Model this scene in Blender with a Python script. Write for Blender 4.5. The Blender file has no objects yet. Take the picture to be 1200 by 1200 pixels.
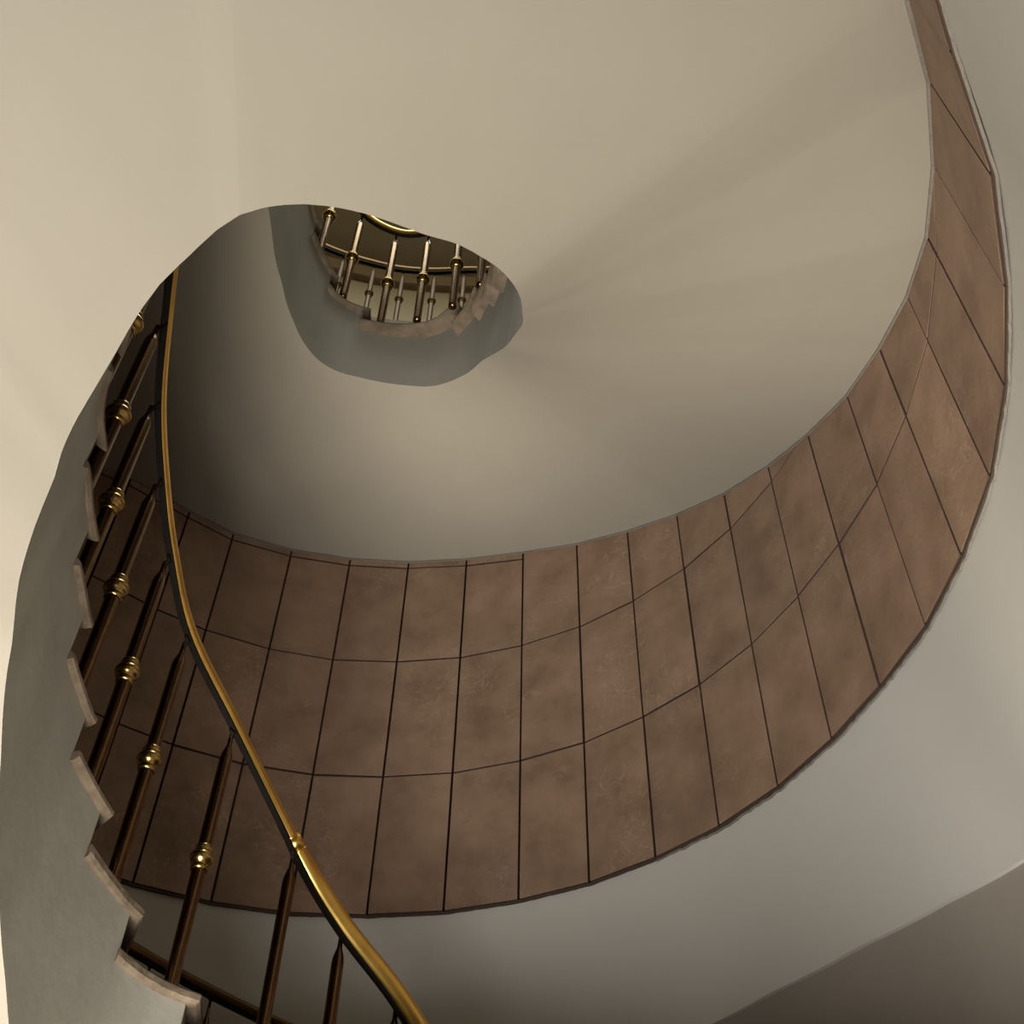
import bpy, bmesh, math, random
from mathutils import Vector, noise

# ------------------------------------------------------------------ units
S = 0.32            # one stone slab width in metres; plans below are in slab widths, origin at the viewer's eye
EYE = 1.6
def V(x, y, z): return Vector((x*S, y*S, z*S + EYE))
scene = bpy.context.scene
COL = scene.collection
rnd = random.Random(7)

# ------------------------------------------------------------------ camera
PITCH, ROLL, FPX = 0.853, 0.025, 1382.0
fw = Vector((math.cos(PITCH), 0, math.sin(PITCH)))
r0 = Vector((0, -1, 0)); u0 = r0.cross(fw)
cr, sr = math.cos(ROLL), math.sin(ROLL)
rt = cr*r0 + sr*u0; up = -sr*r0 + cr*u0
cam_d = bpy.data.cameras.new('camera'); cam = bpy.data.objects.new('camera', cam_d); COL.objects.link(cam)
from mathutils import Matrix
M = Matrix((rt, up, -fw)).transposed().to_4x4(); M.translation = V(0, 0, 0)
cam.matrix_world = M
cam_d.sensor_width = 36; cam_d.lens = FPX/1200*36; cam_d.clip_start = 0.02
scene.camera = cam

# ------------------------------------------------------------------ world, lights, exposure
scene.view_settings.view_transform = 'Standard'
scene.view_settings.look = 'None'
scene.view_settings.gamma = 1
scene.view_settings.use_curve_mapping = False
scene.view_settings.exposure = -0.7
w = bpy.data.worlds.new('world'); scene.world = w; w.use_nodes = True
w.node_tree.nodes['Background'].inputs[0].default_value = (0.80, 0.86, 0.9, 1)
w.node_tree.nodes['Background'].inputs[1].default_value = 0.05
def area(name, loc, target, size, power, color, size_y=None, spread=180):
    l = bpy.data.lights.new(name, 'AREA'); l.energy = power; l.color = color; l.spread = math.radians(spread)
    l.shape = 'RECTANGLE'; l.size = size; l.size_y = size_y or size
    o = bpy.data.objects.new(name, l); COL.objects.link(o); o.location = loc
    o.rotation_euler = (target - loc).to_track_quat('-Z', 'Y').to_euler()
    return o
area('hall_window_light', V(-11.5, 8.5, -3.0), V(9, -2, 8), 3.4, 110, (0.78, 0.90, 1.0), 2.4)
area('hall_floor_light', V(-1.5, 4.2, -7.5), V(14, 1, 8.0), 3.4, 400, (1.0, 0.975, 0.95), 3.0, spread=110)
area('well_fill_light', V(6.0, 2.9, -12.0), V(13.0, 0.0, 13), 2.4, 190, (1.0, 0.915, 0.78), 1.8, spread=72)  # added fill from below, no lamp there; brightens and warms the far soffit
area('skylight_light', V(7.5, 2.0, 35.6), V(7.5, 2.01, 0), 3.6, 370, (0.93, 1.0, 0.86), 3.6)

# ------------------------------------------------------------------ materials
def mat(name, base, rough=0.8, metal=0.0, var=0.12, scale=4.0, bump=0.1, bscale=60.0, streak=None, rand=0.0, c2=None, spec=0.5, speck=0.0):
    m = bpy.data.materials.new(name); m.use_nodes = True; nt = m.node_tree; N = nt.nodes; L = nt.links
    b = N['Principled BSDF']; b.inputs['Roughness'].default_value = rough; b.inputs['Metallic'].default_value = metal
    b.inputs['Specular IOR Level'].default_value = spec
    tc = N.new('ShaderNodeTexCoord')
    n = N.new('ShaderNodeTexNoise'); n.inputs['Scale'].default_value = scale; n.inputs['Detail'].default_value = 8; n.inputs['Roughness'].default_value = 0.6
    L.new(tc.outputs['Object'], n.inputs['Vector'])
    rp = N.new('ShaderNodeValToRGB')
    lo = tuple(c*(1-var) for c in base)+(1,); hi = tuple(min(1, c*(1+var)) for c in (c2 or base))+(1,)
    rp.color_ramp.elements[0].position = 0.32; rp.color_ramp.elements[1].position = 0.68
    rp.color_ramp.elements[0].color = lo; rp.color_ramp.elements[1].color = hi
    L.new(n.outputs['Fac'], rp.inputs[0]); out = rp.outputs[0]
    if speck:
        n3 = N.new('ShaderNodeTexNoise'); n3.inputs['Scale'].default_value = scale*9; n3.inputs['Detail'].default_value = 6; n3.inputs['Roughness'].default_value = 0.75
        L.new(tc.outputs['Object'], n3.inputs['Vector'])
        r3 = N.new('ShaderNodeValToRGB'); r3.color_ramp.elements[0].position = 0.62; r3.color_ramp.elements[1].position = 0.72
        r3.color_ramp.elements[0].color = (0, 0, 0, 1); r3.color_ramp.elements[1].color = (speck,)*3+(1,)
        L.new(n3.outputs['Fac'], r3.inputs[0])
        mx = N.new('ShaderNodeMixRGB'); mx.inputs[2].default_value = tuple(c*0.35 for c in base)+(1,)
        L.new(r3.outputs[0], mx.inputs[0]); L.new(out, mx.inputs[1]); out = mx.outputs[0]
    if streak:
        wv = N.new('ShaderNodeTexNoise'); wv.inputs['Scale'].default_value = 7.0; wv.inputs['Detail'].default_value = 5; wv.inputs['Distortion'].default_value = 1.6
        L.new(tc.outputs['Object'], wv.inputs['Vector'])
        r2 = N.new('ShaderNodeValToRGB'); e = r2.color_ramp.elements
        e[0].position = 0.485; e[0].color = (0, 0, 0, 1); e[1].position = 0.5; e[1].color = (0.55,)*3+(1,)
        e2 = r2.color_ramp.elements.new(0.515); e2.color = (0, 0, 0, 1)
        L.new(wv.outputs['Fac'], r2.inputs[0])
        # veins only in patches
        pt = N.new('ShaderNodeTexNoise'); pt.inputs['Scale'].default_value = 2.3; L.new(tc.outputs['Object'], pt.inputs['Vector'])
        r4 = N.new('ShaderNodeValToRGB'); r4.color_ramp.elements[0].position = 0.50; r4.color_ramp.elements[1].position = 0.62
        L.new(pt.outputs['Fac'], r4.inputs[0])
        ml = N.new('ShaderNodeMath'); ml.operation = 'MULTIPLY'; L.new(r2.outputs[0], ml.inputs[0]); L.new(r4.outputs[0], ml.inputs[1])
        mx = N.new('ShaderNodeMixRGB'); mx.inputs[2].default_value = streak+(1,)
        L.new(ml.outputs[0], mx.inputs[0]); L.new(out, mx.inputs[1]); out = mx.outputs[0]
    if rand:
        oi = N.new('ShaderNodeObjectInfo'); mr = N.new('ShaderNodeMapRange'); mr.inputs['To Min'].default_value = 1-rand; mr.inputs['To Max'].default_value = 1+rand
        L.new(oi.outputs['Random'], mr.inputs['Value'])
        hs = N.new('ShaderNodeHueSaturation'); L.new(mr.outputs[0], hs.inputs['Value']); L.new(out, hs.inputs['Color']); out = hs.outputs[0]
    L.new(out, b.inputs['Base Color'])
    if bump:
        n2 = N.new('ShaderNodeTexNoise'); n2.inputs['Scale'].default_value = bscale; n2.inputs['Detail'].default_value = 5
        L.new(tc.outputs['Object'], n2.inputs['Vector'])
        bp = N.new('ShaderNodeBump'); bp.inputs['Strength'].default_value = bump; bp.inputs['Distance'].default_value = 0.01
        L.new(n2.outputs['Fac'], bp.inputs['Height']); L.new(bp.outputs[0], b.inputs['Normal'])
    return m
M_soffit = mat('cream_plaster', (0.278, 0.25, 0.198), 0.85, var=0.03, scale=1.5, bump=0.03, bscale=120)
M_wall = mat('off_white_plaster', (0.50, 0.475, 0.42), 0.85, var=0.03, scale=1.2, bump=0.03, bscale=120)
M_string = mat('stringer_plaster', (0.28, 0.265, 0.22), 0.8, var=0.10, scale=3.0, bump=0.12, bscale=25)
M_slab = mat('brown_stone', (0.24, 0.146, 0.09), 0.6, var=0.2, scale=5.0, bump=0.2, bscale=45, streak=(0.40, 0.30, 0.22), rand=0.09, c2=(0.25, 0.162, 0.105), speck=0.8)
M_mortar = mat('dark_joint_mortar', (0.06, 0.035, 0.022), 0.95, bump=0.3)
M_bead = mat('pale_plaster_bead', (0.18, 0.16, 0.13), 0.9, bump=0.4, bscale=80)
M_tread = mat('worn_tan_stone', (0.085, 0.06, 0.037), 0.75, var=0.18, scale=14, bump=0.4, bscale=60, c2=(0.12, 0.09, 0.057))
M_brass = mat('polished_brass', (0.80, 0.50, 0.12), 0.30, 1.0, var=0.12, scale=8, bump=0.02, bscale=30)
M_iron = mat('dark_iron', (0.004, 0.003, 0.002), 0.6, 0.0, spec=0.1, bump=0.05)
M_tube = mat('bronze_tube', (0.17, 0.10, 0.05), 0.2, 1.0, var=0.2, scale=20, bump=0.03, bscale=40)
M_gold = mat('gold_collar', (0.42, 0.28, 0.09), 0.2, 1.0, var=0.1, scale=20, bump=0.03)
M_bronze = mat('dark_bronze', (0.10, 0.055, 0.022), 0.3, 0.9, var=0.15, scale=10, bump=0.02)
M_tube2 = mat('brown_bronze_tube', (0.10, 0.065, 0.04), 0.5, 0.6, var=0.15, scale=10, bump=0.02)
M_dado = mat('taupe_dado_paint', (0.26, 0.225, 0.185), 0.85, var=0.04, bump=0.03)
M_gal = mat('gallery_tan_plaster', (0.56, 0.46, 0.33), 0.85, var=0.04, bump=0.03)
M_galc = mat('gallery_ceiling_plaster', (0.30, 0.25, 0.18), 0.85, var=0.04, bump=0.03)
M_wood = mat('brown_wood_moulding', (0.16, 0.10, 0.06), 0.6, var=0.1, bump=0.05)
M_floor = mat('hall_stone_floor', (0.30, 0.26, 0.21), 0.6, var=0.1, scale=2, bump=0.03)

# ------------------------------------------------------------------ helpers
def tag(o, label=None, cat=None, group=None, kind=None):
    if label: o['label'] = label
    if cat: o['category'] = cat
    if group: o['group'] = group
    if kind: o['kind'] = kind
    return o
def empty(name, loc, label=None, cat=None, group=None, kind=None):
    o = bpy.data.objects.new(name, None); COL.objects.link(o); o.location = loc; o.empty_display_size = 0.1
    return tag(o, label, cat, group, kind)
def mk(name, bm, m, parent=None, smooth=False, recalc=True):
    if recalc: bmesh.ops.recalc_face_normals(bm, faces=bm.faces)
    me = bpy.data.meshes.new(name); bm.to_mesh(me); bm.free(); me.materials.append(m)
    if smooth:
        for p in me.polygons: p.use_smooth = True
    o = bpy.data.objects.new(name, me); COL.objects.link(o)
    if parent is not None:
        o.parent = parent
        o.matrix_parent_inverse = Matrix.Translation(-parent.matrix_basis.translation)
    return o
def catmull(P, n):
    out = []
    for i in range(len(P)-1):
        p0 = P[max(i-1, 0)]; p1 = P[i]; p2 = P[i+1]; p3 = P[min(i+2, len(P)-1)]
        for j in range(n):
            t = j/n
            out.append(0.5*((2*p1)+(p2-p0)*t+(2*p0-5*p1+4*p2-p3)*t*t+(3*p1-p0-3*p2+p3)*t**3))
    out.append(P[-1]); return out
def sweep(bm, path, prof, scl=None):
    """prof: list of (side, up) offsets in metres; frame keeps 'up' near world z"""
    rings = []; n = len(path)
    for i, p in enumerate(path):
        t = (path[min(i+1, n-1)] - path[max(i-1, 0)]).normalized()
        s = t.cross(Vector((0, 0, 1)));
        s = s.normalized() if s.length > 1e-6 else Vector((1, 0, 0))
        u = s.cross(t)
        f = scl(p) if scl else 1.0
        rings.append([bm.verts.new(p + s*a*f + u*b*f) for a, b in prof])
    k = len(prof)
    for i in range(n-1):
        for j in range(k):
            bm.faces.new((rings[i][j], rings[i][(j+1) % k], rings[i+1][(j+1) % k], rings[i+1][j]))
    bm.faces.new(rings[0]); bm.faces.new(rings[-1][::-1])
def circ(r, n=16, sx=1, dy=0): return [(r*sx*math.cos(2*math.pi*i/n), dy + r*math.sin(2*math.pi*i/n)) for i in range(n)]
def lathe(bm, prof, x, y, z, n=16):
    """prof: (radius, height) metres, vertical axis at x, y, z"""
    rings = []
    for r, h in prof:
        rings.append([bm.verts.new((x + r*math.cos(2*math.pi*i/n), y + r*math.sin(2*math.pi*i/n), z + h)) for i in range(n)])
    for a, b in zip(rings[:-1], rings[1:]):
        for i in range(n): bm.faces.new((a[i], a[(i+1) % n], b[(i+1) % n], b[i]))
    bm.faces.new(rings[0][::-1]); bm.faces.new(rings[-1])
def torus(bm, c, axis, R, r, n=16, k=8):
    a = axis.normalized(); b = a.orthogonal().normalized(); d = a.cross(b)
    rings = []
    for i in range(n):
        th = 2*math.pi*i/n; e = b*math.cos(th) + d*math.sin(th)
        rings.append([bm.verts.new(c + e*(R + r*math.cos(2*math.pi*j/k)) + a*r*math.sin(2*math.pi*j/k)) for j in range(k)])
    for i in range(n):
        for j in range(k):
            bm.faces.new((rings[i][j], rings[(i+1) % n][j], rings[(i+1) % n][(j+1) % k], rings[i][(j+1) % k]))
def interp(xs, ys, x):
    if x <= xs[0]: return ys[0]
    if x >= xs[-1]: return ys[-1]
    for i in range(len(xs)-1):
        if xs[i] <= x <= xs[i+1]:
            t = (x-xs[i])/(xs[i+1]-xs[i]); return ys[i]*(1-t)+ys[i+1]*t

# ------------------------------------------------------------------ surveyed plan (slab widths)
CX, CY, RW = 7.575, 2.33, 6.78
# slab joints on the outer wall, right (ascending) ... ordered by angle about the stair's centre
W = [(12.68,6.39),(13.39,5.52),(13.84,4.82),(14.25,3.86),(14.47,2.85),(14.48,1.81),(14.34,0.78),(14.01,-0.21),(13.55,-1.11),(12.94,-1.90),(12.23,-2.60),(11.40,-3.18),(10.50,-3.63),(9.59,-3.96),(8.64,-4.21),(7.66,-4.31),(6.68,-4.30),(5.69,-4.14),(4.75,-3.87),(3.81,-3.49),(2.93,-2.96)]
ZT = [15.13,15.15,15.10,15.16,15.19,15.16,15.12,14.98,14.73,14.41,14.04,13.59,13.15,12.72,12.30,11.89,11.43,10.92,10.52,10.12,9.60]
def ang(x, y): return math.degrees(math.atan2(y-CY, x-CX)) % 360
left_ext = [(CX+RW*math.cos(math.radians(a)), CY+RW*math.sin(math.radians(a))) for a in (47, 55.5, 64, 72.5, 81, 89.5, 98, 107, 116, 125, 134, 143, 152)]
right_ext = [(2.2, -2.55), (1.3, -2.15), (0.3, -1.95), (-1.0, -2.1)]
PL = left_ext[::-1] + W + right_ext           # decreasing angle
nL = len(left_ext)
PT = [15.13 + 0.5*max(0, (len(left_ext)-4-i)) for i in range(nL)]
TOPZ = [15.14 + max(0.0, 0.46*(nL-5-i)) for i in range(nL)] + ZT + [9.25, 8.95, 8.75, 8.5]
def un(a): return a if a > 170 else a+360
WT = [un(ang(*p)) for p in PL]                # 512 ... 228 ...
WR = [math.hypot(p[0]-CX, p[1]-CY) for p in PL]
wth = WT[::-1]; wr = WR[::-1]; wz = TOPZ[::-1]
# close the ring for the near side
def rout(th):
    t = th
    while t < wth[0]-1e-6: t += 360
    while t > wth[0]+360: t -= 360
    if t <= wth[-1]: return interp(wth, wr, t)
    return wr[-1] + (wr[0]-wr[-1])*(t-wth[-1])/(wth[0]+360-wth[-1])
def zout(th, zin):
    if 228.7 < th < 450: return interp(wth, wz, th)
    if 205 < th <= 228.7: return zin + 0.1*(th-205)/23.7
    return zin
def pol(th, r, z): return V(CX + r*math.cos(math.radians(th)), CY + r*math.sin(math.radians(th)), z)

# inner edge of the soffit, one and a half turns, climbing
IN3 = [(7.45,0.01,2.9),(8.38,.14,3.0),(9.42,.44,3.2),(10.09,.77,3.3),(10.56,1.27,3.4),(10.64,1.75,3.5),(10.56,2.39,3.5),(10.42,2.75,3.5),(10.15,3.05,3.5),(9.75,3.27,3.5),(9.2,3.43,3.55),(8.7,3.53,3.8),(8.2,3.6,4.2),(7.6,3.62,4.6),(6.92,3.57,5.02),(6.22,3.48,5.52),(5.84,3.43,5.84),(5.58,3.34,6.07),(5.31,3.21,6.34),(5.17,3.16,6.43),(5.04,3.09,6.55),(4.83,2.94,6.73),(4.64,2.8,6.89),(4.43,2.65,7.04),(4.25,2.49,7.18),(4.11,2.3,7.33),(3.98,2.12,7.46),(3.90,1.96,7.55),(3.9,1.77,7.69),(3.95,1.56,7.84),(4.05,1.35,8.0),(4.18,1.15,8.16),(4.36,.94,8.35),(4.54,.75,8.54),(4.74,.51,8.77),(4.99,.31,9.01),(5.22,.16,9.22),(5.58,.02,9.53),(6.17,-.05,10.14),(6.5,-.06,10.53),(7.45,.01,11.68),(8.38,.14,12.83),(9.42,.44,14.09),(10.09,.77,14.65),(10.56,1.27,15.01),(10.64,1.75,15.13),(10.56,2.39,15.18),(10.43,2.78,15.17),(10.22,3.03,15.14),(9.85,3.23,15.09),(9.44,3.37,15.14),(8.79,3.46,15.13),(8.0,3.5,15.13),(7.3,3.5,15.2),(6.73,3.48,15.5),(6.2,3.46,16.0),(5.6,3.3,16.6),(5.04,3.08,17.1),(4.62,2.77,17.6),(4.22,2.4,18.1),(3.95,2.05,18.5),(3.92,1.65,18.9)]
ith = []; prev = None
for x, y, z in IN3:
    a = ang(x, y)
    if prev is None: a -= 360
    else:
        while a < prev - 180: a += 360
        while a > prev + 180: a -= 360
    ith.append(a); prev = a
irad = [math.hypot(x-CX, y-CY) for x, y, z in IN3]; iz = [p[2] for p in IN3]
def catv(xs, ys, x):
    if x <= xs[0]: return ys[0]
    if x >= xs[-1]: return ys[-1]
    i = max(j for j in range(len(xs)) if xs[j] <= x)
    i = min(i, len(xs)-2)
    h = xs[i+1]-xs[i]; t = (x-xs[i])/h
    m = lambda j: (ys[min(j+1, len(ys)-1)]-ys[max(j-1, 0)])/(xs[min(j+1, len(xs)-1)]-xs[max(j-1, 0)])
    return (2*t**3-3*t*t+1)*ys[i] + (t**3-2*t*t+t)*h*m(i) + (-2*t**3+3*t*t)*ys[i+1] + (t**3-t*t)*h*m(i+1)
rin = lambda th: catv(ith, irad, th)
zin = lambda th: catv(ith, iz, th)
TH0, TH1 = ith[0], ith[-1]

# ------------------------------------------------------------------ steps: nose angles
DZ = 0.4585; Z0 = 5.03
noseang = {}
for k, (x, y) in enumerate([(10.25,2.68),(9.62,3.16),(8.86,3.42),(8.18,3.58),(7.45,3.6),(6.86,3.54),(6.24,3.47),(5.62,3.31)]): noseang[k] = ang(x, y)
for k, (x, y) in zip((23, 24, 25, 26, 27, 28), [(8.95,.42),(9.43,.64),(9.86,1.02),(10.47,2.44),(10.12,3.0),(9.58,3.35)]): noseang[k] = un(ang(x, y))
noseang[26] = 360 + ang(10.47, 2.44); noseang[27] = 360+ang(10.12, 3.0); noseang[28] = 360+ang(9.58, 3.35)
# equal arc between step 7 and 23
def arc_pts(a, b, n=400):
    P = [];
    for i in range(n+1):
        t = a+(b-a)*i/n; P.append((t, pol(t, rin(t), 0)))
    L = [0]
    for i in range(n): L.append(L[-1]+(P[i+1][1]-P[i][1]).length)
    return [p[0] for p in P], L
ts, Ls = arc_pts(noseang[7], noseang[23])
for j in range(1, 16): noseang[7+j] = interp(Ls, ts, Ls[-1]*j/16)
for j in range(1, 9): noseang[28+j] = 360 + noseang[2] + (noseang[10]-noseang[2])*j/8 if 28+j <= 36 else None
noseang[-1] = noseang[25]-360; noseang[-2] = noseang[24]-360; noseang[-3] = noseang[23]-360
ks = sorted(k for k in noseang if noseang[k] is not None and noseang[k] < TH1-4)
def zk(k): return Z0 + DZ*k

# ------------------------------------------------------------------ SETTING: walls, floor
Pw = [Vector(p).to_3d() for p in PL]
def wallpt(i, off, z):
    x, y = PL[i]; d = Vector((x-CX, y-CY)).normalized(); return V(x+d.x*off, y+d.y*off, z)
smoothPL = catmull([Vector((x, y, 0)) for x, y in PL], 4)
def wall_strip(name, off, zlo, zhi, m, zn=1, rng=None, thick=0.0, kind='structure', parent=None):
    bm = bmesh.new(); rows = []
    pts = smoothPL if rng is None else smoothPL[rng[0]*4:rng[1]*4+1]
    for q in pts:
        d = Vector((q.x-CX, q.y-CY)).normalized(); x = q.x+d.x*off; y = q.y+d.y*off
        lo = zlo(x, y) if callable(zlo) else zlo; hi = zhi(x, y) if callable(zhi) else zhi
        rows.append([bm.verts.new(V(x, y, lo+(hi-lo)*j/zn)) for j in range(zn+1)])
    for a, b in zip(rows[:-1], rows[1:]):
        for j in range(zn): bm.faces.new((a[j], b[j], b[j+1], a[j+1]))
    if thick:
        ex = bmesh.ops.extrude_face_region(bm, geom=bm.faces[:])
        for v in [g for g in ex['geom'] if isinstance(g, bmesh.types.BMVert)]:
            d = Vector((v.co.x-CX*S, v.co.y-CY*S, 0)).normalized(); v.co += d*thick*S
    o = mk(name, bm, m, parent, smooth=False)
    if kind and parent is None: o['kind'] = kind
    for p in o.data.polygons: p.use_smooth = True
    o.data.set_sharp_from_angle(angle=math.radians(50))
    return o
ZB, ZJ2, ZJ1 = 8.312, 10.55, 12.813
# dado line of the lower wall (surveyed points on the wall)
dz_th = [(un(ang(x, y)), z) for x, y, z in [(12.58,-2.27,6.05),(11.93,-2.83,6.10),(10.83,-3.48,6.02),(9.61,-3.95,5.79),(8.35,-4.25,5.49)]]
dz_th.sort(); dtx = [200]+[a for a, b in dz_th]+[360, 420]; dtz = [4.6]+[b for a, b in dz_th]+[5.6, 4.5]
def dado_top(x, y): return interp(dtx, dtz, un(ang(x, y)))
wall = wall_strip('wall_far', 0.05, dado_top, ZB+0.02, M_wall, zn=3, thick=0.6)
dado = wall_strip('trim_1', 0.10, -26.0, dado_top, M_dado, thick=0.5)
upw = wall_strip('wall_upper', 0.16, ZB, 21.0, M_mortar, thick=0.5, rng=(0, len(PL)-1))
tag(upw, kind='structure')

# ---- stone slabs, children of the upper wall
def clip_poly(poly, a, b):
    # keep z <= line from (0,a) to (1,b)
    f = lambda p: (a+(b-a)*p[0]) - p[1]
    out = []
    for i in range(len(poly)):
        p, q = poly[i], poly[(i+1) % len(poly)]
        fp, fq = f(p), f(q)
        if fp >= 0: out.append(p)
        if fp*fq < 0:
            t = fp/(fp-fq); out.append((p[0]+(q[0]-p[0])*t, p[1]+(q[1]-p[1])*t))
    return out
def slab(name, i, poly, parent, depth=0.12, proud=0.0):
    a = Vector(PL[i]); b = Vector(PL[i+1]); d = b-a; L = d.length; g = 0.016
    n = Vector((-d.y, d.x)).normalized()
    if n.dot(Vector((CX, CY))-a) < 0: n = -n
    # shrink for joints
    cx_ = sum(p[0] for p in poly)/len(poly); cz_ = sum(p[1] for p in poly)/len(poly)
    pts = []
    for s, z in poly:
        s2 = s*L; ss = s2 + (g if s < 0.5 else -g); zz = z + (g*1.0 if z < cz_ else -g*1.0)
        pts.append((ss/L, zz))
    bm = bmesh.new()
    tl = rnd.uniform(-0.006, 0.006); tl2 = rnd.uniform(-0.006, 0.006)
    def P(s, z, o): q = a+d*s+n*o; return V(q.x, q.y, z)
    c = 0.003
    back = [bm.verts.new(P(s, z, -depth)) for s, z in pts]
    mid = [bm.verts.new(P(s, z, proud-c)) for s, z in pts]
    fr = [bm.verts.new(P(s+(cx_-s)*c*1.6, z+(cz_-z)*c*1.3, proud+tl*(s-0.5)+tl2*(z-cz_)*0.3)) for s, z in pts]
    m = len(pts)
    for q in range(m):
        r = (q+1) % m
        f1 = bm.faces.new((back[q], back[r], mid[r], mid[q])); f1.material_index = 1; bm.faces.new((mid[q], mid[r], fr[r], fr[q]))
    bm.faces.new(fr); bm.faces.new(back[::-1])
    o = mk(name, bm, M_slab, parent); o.data.materials.append(M_mortar); return o
for i in range(len(PL)-1):
    if i < nL-6: continue
    ta, tb = TOPZ[i], TOPZ[i+1]
    filler = i >= nL-4 and i <= nL+6
    if filler: fa, fb = ta-0.16, tb-0.16
    else: fa, fb = ta, tb
    for z0, z1 in ((ZB, ZJ2), (ZJ2, ZJ1), (ZJ1, 15.6)):
        poly = clip_poly([(0, z0), (1, z0), (1, z1), (0, z1)], fa, fb)
        if len(poly) < 3: continue
        hs = max(p[1] for p in poly)-min(p[1] for p in poly)
        if hs < 0.06: continue
        slab('stone_slab', i, poly, upw, proud=rnd.uniform(-0.006, 0.006))
    if filler:
        slab('filler_strip', i, [(0, fa), (1, fb), (1, tb+0.05), (0, ta+0.05)], upw)
# pale plaster bead along the slabs' lower edge (ragged) and dark bed under them
def ragged_bead(name, off, z, r, m, parent, amp, seed, i0=nL-4, i1=len(PL)-1, zf=None):
    pts = []
    rr = random.Random(seed)
    for i in range(i0, i1):
        for j in range(14):
            t = j/14; a = Vector(PL[i]); b = Vector(PL[i+1]); q = a+(b-a)*t
            d = Vector((CX-q.x, CY-q.y)).normalized()
            zz = zf(i, t) if zf else z
            pts.append(V(q.x+d.x*off, q.y+d.y*off, zz + rr.uniform(-amp, amp)))
    bm = bmesh.new(); sweep(bm, pts, [(r*S*a, r*S*b) for a, b in ((-1, -.8), (1, -.8), (1, .8), (-1, .8))])
    return mk(name, bm, m, parent)
ragged_bead('mortar_bed', -0.03, ZB-0.012, 0.018, M_mortar, wall, 0.004, 3)
ragged_bead('plaster_bead', -0.035, ZB-0.038, 0.012, M_bead, wall, 0.012, 5, i0=nL+9)

# ------------------------------------------------------------------ STAIRCASE
stair = empty('spiral_staircase', V(CX, CY, 2.9), 'curving plastered concrete staircase winding up around an open oval well', 'staircase')
grid = sorted(set([TH0 + (TH1-TH0)*i/300 for i in range(301)] + [t for t in wth if t < TH1] + ith))
def soffit_z(th, f):
    a = zin(th); b = zout(th, a); return a + (b-a)*f
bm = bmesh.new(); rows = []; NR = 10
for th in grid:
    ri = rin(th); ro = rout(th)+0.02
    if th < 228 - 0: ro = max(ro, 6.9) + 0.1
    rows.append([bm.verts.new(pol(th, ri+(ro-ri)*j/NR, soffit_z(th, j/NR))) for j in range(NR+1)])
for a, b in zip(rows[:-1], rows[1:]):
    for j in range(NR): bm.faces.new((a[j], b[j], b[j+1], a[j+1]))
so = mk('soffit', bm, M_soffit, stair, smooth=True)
# bead where soffit meets the slabs
def top_z(i, t): return TOPZ[i]+(TOPZ[i+1]-TOPZ[i])*t - 0.012
b1 = ragged_bead('soffit_bead', 0.012, 0, 0.016, M_bead, stair, 0.004, 9, zf=top_z)
# stringer
bm = bmesh.new(); prevv = None
riser_d = {}
for k in ks:
    th = noseang[k]
    riser_d[k] = th + math.degrees(0.13/max(rin(th), 0.5))
def step_at(th):
    z = None
    for k in ks:
        if th >= riser_d[k]: z = k
    return z
segs = []
for idx, k in enumerate(ks):
    a = riser_d[k]; b = riser_d[ks[idx+1]] if idx+1 < len(ks) else TH1
    inner = [t for t in grid if a+0.05 < t < b-0.05]
    cols = [a]+inner+[b]
    cols = sorted(cols)
    for t0, t1 in zip(cols[:-1], cols[1:]):
        segs.append((t0, t1, zk(k)+0.02))
NV = 5
vcache = {}
def sv(t, z):
    key = (round(t, 4), round(z, 4))
    if key not in vcache: vcache[key] = bm.verts.new(pol(t, rin(t), z))
    return vcache[key]
for t0, t1, zt in segs:
    for j in range(NV):
        f = lambda t, q: zin(t)+(zt-zin(t))*q/NV
        vs = [sv(t0, f(t0, j)), sv(t1, f(t1, j)), sv(t1, f(t1, j+1)), sv(t0, f(t0, j+1))]
        if len(set(vs)) == 4:
            try: bm.faces.new(vs)
            except ValueError: pass
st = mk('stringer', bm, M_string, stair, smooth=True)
st['label'] = 'smooth grey plaster inner face with a stepped top edge'
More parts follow.
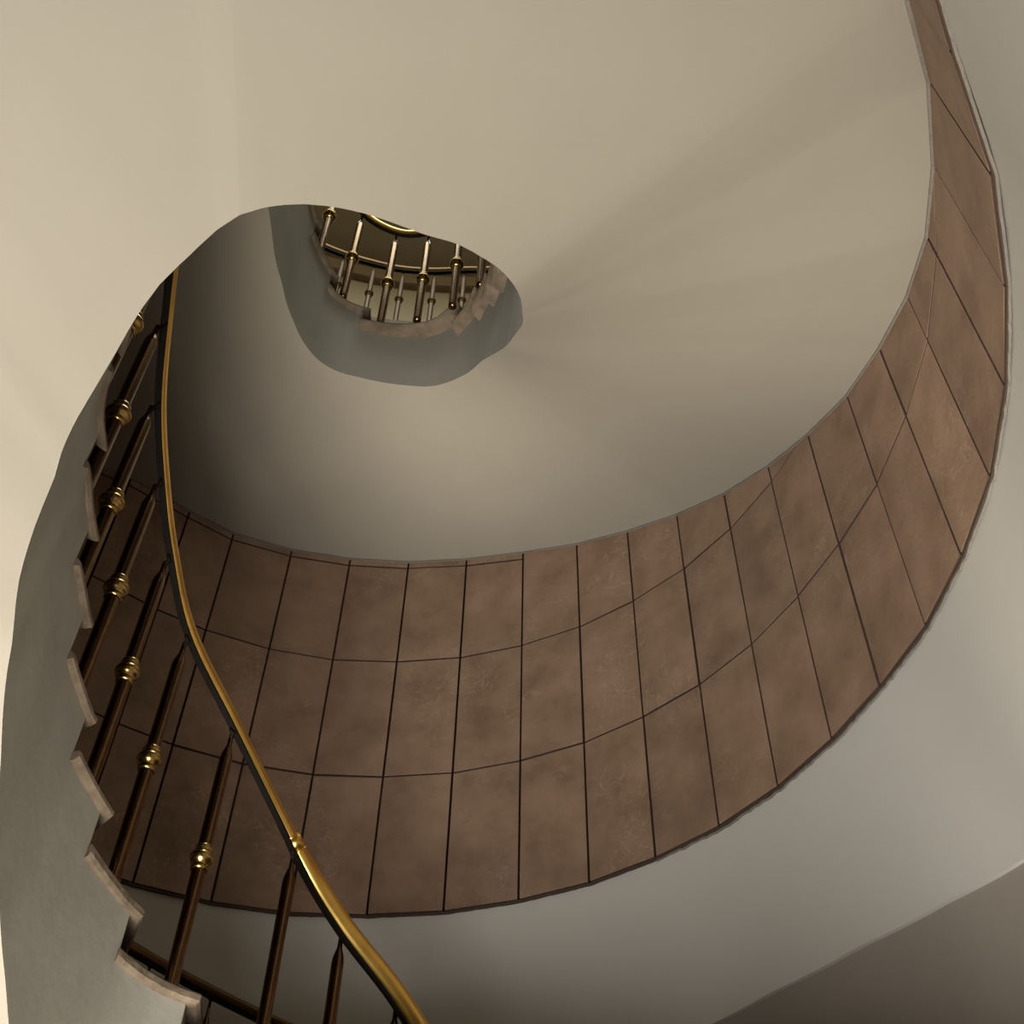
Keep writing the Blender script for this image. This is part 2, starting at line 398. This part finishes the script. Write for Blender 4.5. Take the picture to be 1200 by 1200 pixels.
# treads and risers
for idx, k in enumerate(ks[:-1]):
    a = noseang[k]; b = riser_d[ks[idx+1]] + 0.4
    n = max(5, int((b-a)/4)); ang_l = [a+(b-a)*i/n for i in range(n+1)]
    rr = random.Random(k+50)
    bm = bmesh.new(); th_ = 0.09 if k > 1 else 0.11; ovf = lambda q: 0.05 if k > 2 else 0.09
    if k >= 20: ovf = lambda q: (0.30-(0.12*q if k == 25 else 0.06)) if k < 26 else 0.12
    if k >= 20: th_ = 0.08
    def ring(dz, e, nose):
        vi = []; vo = []
        for q, t in enumerate(ang_l):
            tt = t + (nose if q == 0 else 0)
            vi.append(bm.verts.new(pol(tt, rin(tt)-ovf(q/n)+e, zk(k)+dz)))
            vo.append(bm.verts.new(pol(tt, rout(tt)-0.02, zk(k)+dz)))
        return vi, vo
    layers = [ring(0.0, 0.03 + rr.uniform(0, .015), 0.7), ring(0.028, 0.0, 0.1), ring(th_-0.028, -0.005, 0.0), ring(th_, 0.03, 0.6)]
    for (i0, o0), (i1, o1) in zip(layers[:-1], layers[1:]):
        for q in range(n):
            bm.faces.new((i0[q], i0[q+1], i1[q+1], i1[q])); bm.faces.new((o0[q+1], o0[q], o1[q], o1[q+1]))
        bm.faces.new((i0[0], i1[0], o1[0], o0[0])); bm.faces.new((i0[-1], o0[-1], o1[-1], i1[-1]))
    for (vi, vo), s_ in ((layers[0], 1), (layers[-1], -1)):
        for q in range(n): bm.faces.new((vi[q], vo[q], vo[q+1], vi[q+1]))
    mk('tread', bm, M_tread, stair)
    # riser under this tread's nose
    if k-1 in noseang or idx > 0:
        t = riser_d[k]; bm = bmesh.new()
        zl = zk(k)-DZ; v = []
        for tt in (t, t+0.35):
            v.append([bm.verts.new(pol(tt, rin(tt)+0.01, zl)), bm.verts.new(pol(tt, rout(tt), zl)), bm.verts.new(pol(tt, rout(tt), zk(k)+0.03)), bm.verts.new(pol(tt, rin(tt)+0.01, zk(k)+0.03))])
        for q in range(4): bm.faces.new((v[0][q], v[0][(q+1) % 4], v[1][(q+1) % 4], v[1][q]))
        bm.faces.new(v[0]); bm.faces.new(v[1][::-1])
        mk('riser', bm, M_string, stair)

# ------------------------------------------------------------------ RAILINGS
base_mesh = {}
def baluster(parent, x, y, zb, zt, toward, rr=0.068, knob_at=1.3, bmat=None):
    """upright from tread top zb to ring zt; toward: plan unit vector the hook leans to"""
    key = (round(zt-zb, 3), round(rr, 3), bmat[0].name, knob_at)
    H = (zt-zb)*S; r = rr*S
    root = V(x, y, zb)
    parts = []
    if key not in base_mesh:
        def bake(bm):
            bmesh.ops.recalc_face_normals(bm, faces=bm.faces)
            me = bpy.data.meshes.new('p'); bm.to_mesh(me); bm.free()
            for p in me.polygons: p.use_smooth = True
            return me
        bm = bmesh.new()
        lathe(bm, [(r*0.98, -0.008), (r, 0.0), (r, 0.018), (r, 0.03), (r*1.02, H*0.2), (r, H-0.115), (r*0.9, H-0.095), (r*0.42, H-0.06), (r*0.36, H-0.02), (r*0.36, H-0.012)], 0, 0, 0, 18)
        shaft = bake(bm); shaft.materials.append(bmat[0])
        bm = bmesh.new(); kz = knob_at*S; g = r*1.0
        lathe(bm, [(g*1.05, kz-0.042), (g*1.28, kz-0.040), (g*1.28, kz-0.031), (g*1.1, kz-0.028), (g*1.1, kz-0.022), (g*1.5, kz-0.016), (g*1.78, kz-0.004), (g*1.8, kz+0.003), (g*1.6, kz+0.014), (g*1.2, kz+0.021), (g*1.12, kz+0.026), (g*1.28, kz+0.030), (g*1.32, kz+0.037), (g*1.22, kz+0.043), (g*1.05, kz+0.045)], 0, 0, 0, 20)
        col_ = bake(bm); col_.materials.append(bmat[1])
        bm = bmesh.new(); hk = 0.06*S
        torus(bm, Vector((hk, 0, H)), Vector((1, 0.3, 0)), r*0.55, r*0.26, 14, 8)
        sweep(bm, [Vector((0, 0, H-0.03)), Vector((hk*0.3, 0, H-0.018)), Vector((hk*0.75, 0, H-0.012)), Vector((hk, 0, H-0.006))], circ(r*0.33, 8))
        ringm = bake(bm); ringm.materials.append(M_iron)
        base_mesh[key] = (shaft, col_, ringm)
    shaft, col_, ringm = base_mesh[key]
    s = bpy.data.objects.new('baluster', shaft); COL.objects.link(s); s.parent = parent
    s.matrix_parent_inverse = Matrix.Translation(-parent.matrix_basis.translation); s.location = root
    c = bpy.data.objects.new('collar', col_); COL.objects.link(c); c.parent = s
    rg = bpy.data.objects.new('rail_ring', ringm); COL.objects.link(rg); rg.parent = s
    rg.rotation_euler = (0, 0, math.atan2(toward[1], toward[0]))
    return s
WELL = Vector((7.4, 1.8))
def build_railing(name, rmat, bmat, pts, parent_loc, label, group, rail_r, bal_r, joints=(), center=WELL, knob=1.3, ext0=None, ext1=None, sidestep=0.06, rscale=None):
    """pts: (x, y, zbase, ztop)"""
    root = empty(name, parent_loc, label, 'railing', group)
    rail = []
    for x, y, zb, zt in pts:
        d = (center-Vector((x, y))).normalized()
        rail.append(V(x+d.x*sidestep*0, y+d.y*sidestep*0, zt+rail_r*1.15))
    if ext0: rail = [V(*e) for e in ext0]+rail
    if ext1: rail = rail+[V(*e) for e in ext1]
    hook = sidestep
    path = catmull(rail, 8)
    bm = bmesh.new(); sweep(bm, path, circ(rail_r*S, 20, 0.78), rscale); hr = mk('handrail', bm, rmat, root, smooth=True)
    bm = bmesh.new(); h = rail_r*S
    sweep(bm, path, [(-h*0.42, -h*1.2), (h*0.42, -h*1.2), (h*0.42, -h*0.72), (-h*0.42, -h*0.72)], rscale)
    ub = mk('rail_bar', bm, M_iron, root); ub['label'] = 'dark flat iron bar under the brass rail'
    for x, y, zb, zt in pts:
        d = (center-Vector((x, y))).normalized()
        x -= d.x*hook; y -= d.y*hook
        baluster(root, x, y, zb, zt, (d.x, d.y), bal_r, 0.7 if (name == 'stair_railing' and zt < 7.5) else knob, bmat)
    for j in joints:
        i = min(range(len(path)), key=lambda q: (path[q]-V(*j)).length); i = min(max(i, 1), len(path)-2)
        t = (path[i+1]-path[i-1]).normalized(); bm = bmesh.new()
        for sgn in (-1, 1):
            torus(bm, path[i]+t*0.028*sgn, t, rail_r*S*1.17, rail_r*S*0.10, 24, 6)
        sweep(bm, [path[i]-t*0.026, path[i]+t*0.026], circ(rail_r*S*1.2, 24))
        mk('rail_sleeve', bm, M_brass, root, smooth=True)
    return root
main = []
main += [(11.7, 0.1, 1.6, 4.5), (11.9, 0.6, 2.25, 5.2), (11.94, 1.09, 2.95, 5.9), (11.8, 1.73, 3.65, 6.6), (11.4, 2.31, 4.35, 7.3)]
low_rings = [(10.18,2.94),(9.24,3.375),(8.52,3.55),(7.88,3.64),(7.23,3.67),(6.57,3.60)]
for k, (x, y) in enumerate(low_rings): main.append((x, y, zk(k)+0.10, zk(k)+2.95))
for k in range(6, 23):
    a = noseang[k]; b = noseang[k+1]; t = a+(b-a)*0.45; r = rin(t)+0.06
    main.append((CX+r*math.cos(math.radians(t)), CY+r*math.sin(math.radians(t)), zk(k)+0.10, zk(k)+2.95))
main += [(9.12, .60, zk(23)+.13, zk(23)+2.95), (9.76, 1.04, zk(24)+.13, zk(24)+2.95), (10.32, 1.64, zk(25)+.13, zk(25)+2.95), (10.42, 2.24, zk(25)+.13, zk(25)+2.95+.15), (10.2, 2.88, zk(26)+.13, zk(26)+2.95), (9.65, 3.28, zk(27)+.13, zk(27)+2.95), (9.0, 3.45, zk(28)+.13, zk(28)+2.95)]
for k in range(29, ks[-1]-1):
    a = noseang[k]; b = noseang[k+1]; t = a+(b-a)*0.45; r = rin(t)+0.06
    main.append((CX+r*math.cos(math.radians(t)), CY+r*math.sin(math.radians(t)), zk(k)+0.10, zk(k)+2.95))
build_railing('stair_railing', M_brass, (M_tube, M_gold), main, V(11, 1, 1.6), 'brass handrail on bronze balusters with gold collars, following the inner edge of the stairs', None, 0.078, 0.068, joints=((11.35, 2.33, 7.43),), rscale=lambda p: 1.28-0.28*min(1, max(0, (p.z-V(0, 0, 7.25).z)/(0.3*S))))
# outer railing seen through the balusters at the bottom left
outer = []
pl = [(13.20,5.23,7.63),(13.45,4.75,7.42),(13.70,4.27,7.25),(13.95,3.51,6.98),(14.08,2.75,6.70),(14.10,2.0,6.42),(14.0,1.2,6.1)]
for x, y, z in pl: outer.append((x, y, z-2.6, z-0.13))
build_railing('side_railing', M_bronze, (M_tube, M_tube), outer, V(13.9, 3, 4), 'dark bronze rail on slim balusters beside the plaster wall, behind the lower balusters', None, 0.072, 0.05, center=WELL, sidestep=0.06)
# gallery
def ringwall(bm, r0_, z0_, r1_, z1_, a0=-180, a1=180, n=96, fr=None):
    prev = None
    for i in range(n+1):
        t = a0+(a1-a0)*i/n
        v = (bm.verts.new(pol(t, (rout(t)-0.1) if r0_ is None else r0_, z0_)), bm.verts.new(pol(t, r1_, z1_)))
        if prev: bm.faces.new((prev[0], v[0], v[1], prev[1]))
        prev = v
bm = bmesh.new(); ringwall(bm, None, 21.0, 9.2, 21.0); o = mk('trim_2', bm, M_wall); tag(o, kind='structure')
bm = bmesh.new(); ringwall(bm, 9.2, 21.0, 9.2, 26.4); o = mk('wall_gallery', bm, M_gal); tag(o, kind='structure')
bm = bmesh.new(); ringwall(bm, 9.1, 26.4, 13.3, 26.4); ringwall(bm, 9.1, 26.6, 13.3, 26.6); ringwall(bm, 9.1, 26.4, 9.1, 26.6); o = mk('floor_gallery', bm, M_tread); tag(o, kind='structure')
bm = bmesh.new(); ringwall(bm, 13.2, 26.6, 13.2, 36.2); o = mk('wall_back', bm, M_gal, smooth=True); tag(o, kind='structure')
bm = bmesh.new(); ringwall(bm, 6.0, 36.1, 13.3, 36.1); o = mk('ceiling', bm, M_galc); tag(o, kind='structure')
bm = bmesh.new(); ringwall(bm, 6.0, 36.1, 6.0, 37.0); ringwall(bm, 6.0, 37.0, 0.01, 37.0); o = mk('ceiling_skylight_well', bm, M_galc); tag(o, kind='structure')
# crown moulding on the gallery wall
bm = bmesh.new()
sweep(bm, [pol(t, 13.05, 35.05+0.02*(t)/10*0.5) for t in range(-60, 61, 3)], [(-.022, -.022), (.022, -.022), (.022, .022), (-.022, .022)])
o = mk('trim_3', bm, M_wood); tag(o, kind='structure')
gp = []
gbal = [(15.9,-2.2),(16.4,-1.0),(16.6,0.1),(16.68,0.75),(16.71,1.51),(16.77,2.33),(16.74,3.21),(16.58,4.01),(16.32,4.84),(15.95,5.65),(15.4,6.5)]
for x, y in gbal: gp.append((x, y, 26.6, 29.32))
build_railing('gallery_railing', M_bronze, (M_tube2, M_bronze), gp, V(16, 2, 26.6), 'small far dark railing high up, seen through the near balusters in the well', None, 0.12, 0.068, center=WELL, sidestep=0.06)

# near-side walls so the tower is closed
bm = bmesh.new(); n = 30; prev = None
for i in range(n+1):
    t = wth[-1] + (wth[0]+360-wth[-1])*i/n
    v = (bm.verts.new(pol(t, rout(t)+0.15, 7.6)), bm.verts.new(pol(t, rout(t)+0.15, 21)))
    if prev: bm.faces.new((prev[0], v[0], v[1], prev[1]))
    prev = v
o = mk('wall_near', bm, M_wall, smooth=True); tag(o, kind='structure')
# hall: floor, walls, ceiling
def quadobj(name, pts, m):
    bm = bmesh.new(); bm.faces.new([bm.verts.new(V(*p)) for p in pts]); o = mk(name, bm, m); tag(o, kind='structure'); return o
quadobj('floor', [(-12, -9, -26), (16, -9, -26), (16, 12, -26), (-12, 12, -26)], M_floor)
quadobj('wall_hall_back', [(-12, -9, -26), (-12, 12, -26), (-12, 12, 7.6), (-12, -9, 7.6)], M_wall)
quadobj('wall_hall_left', [(-12, 12, -26), (1.6, 5.7, -26), (1.6, 5.7, 7.6), (-12, 12, 7.6)], M_wall)
quadobj('wall_hall_right', [(-12, -9, -26), (-0.9, -2.1, -26), (-0.9, -2.1, 7.6), (-12, -9, 7.6)], M_wall)
quadobj('ceiling_hall', [(-12, -9, 7.6), (-12, 12, 7.6), (1.3, 5.6, 7.6), (0.7, 2.3, 7.6), (-0.9, -2.1, 7.6)], M_soffit)
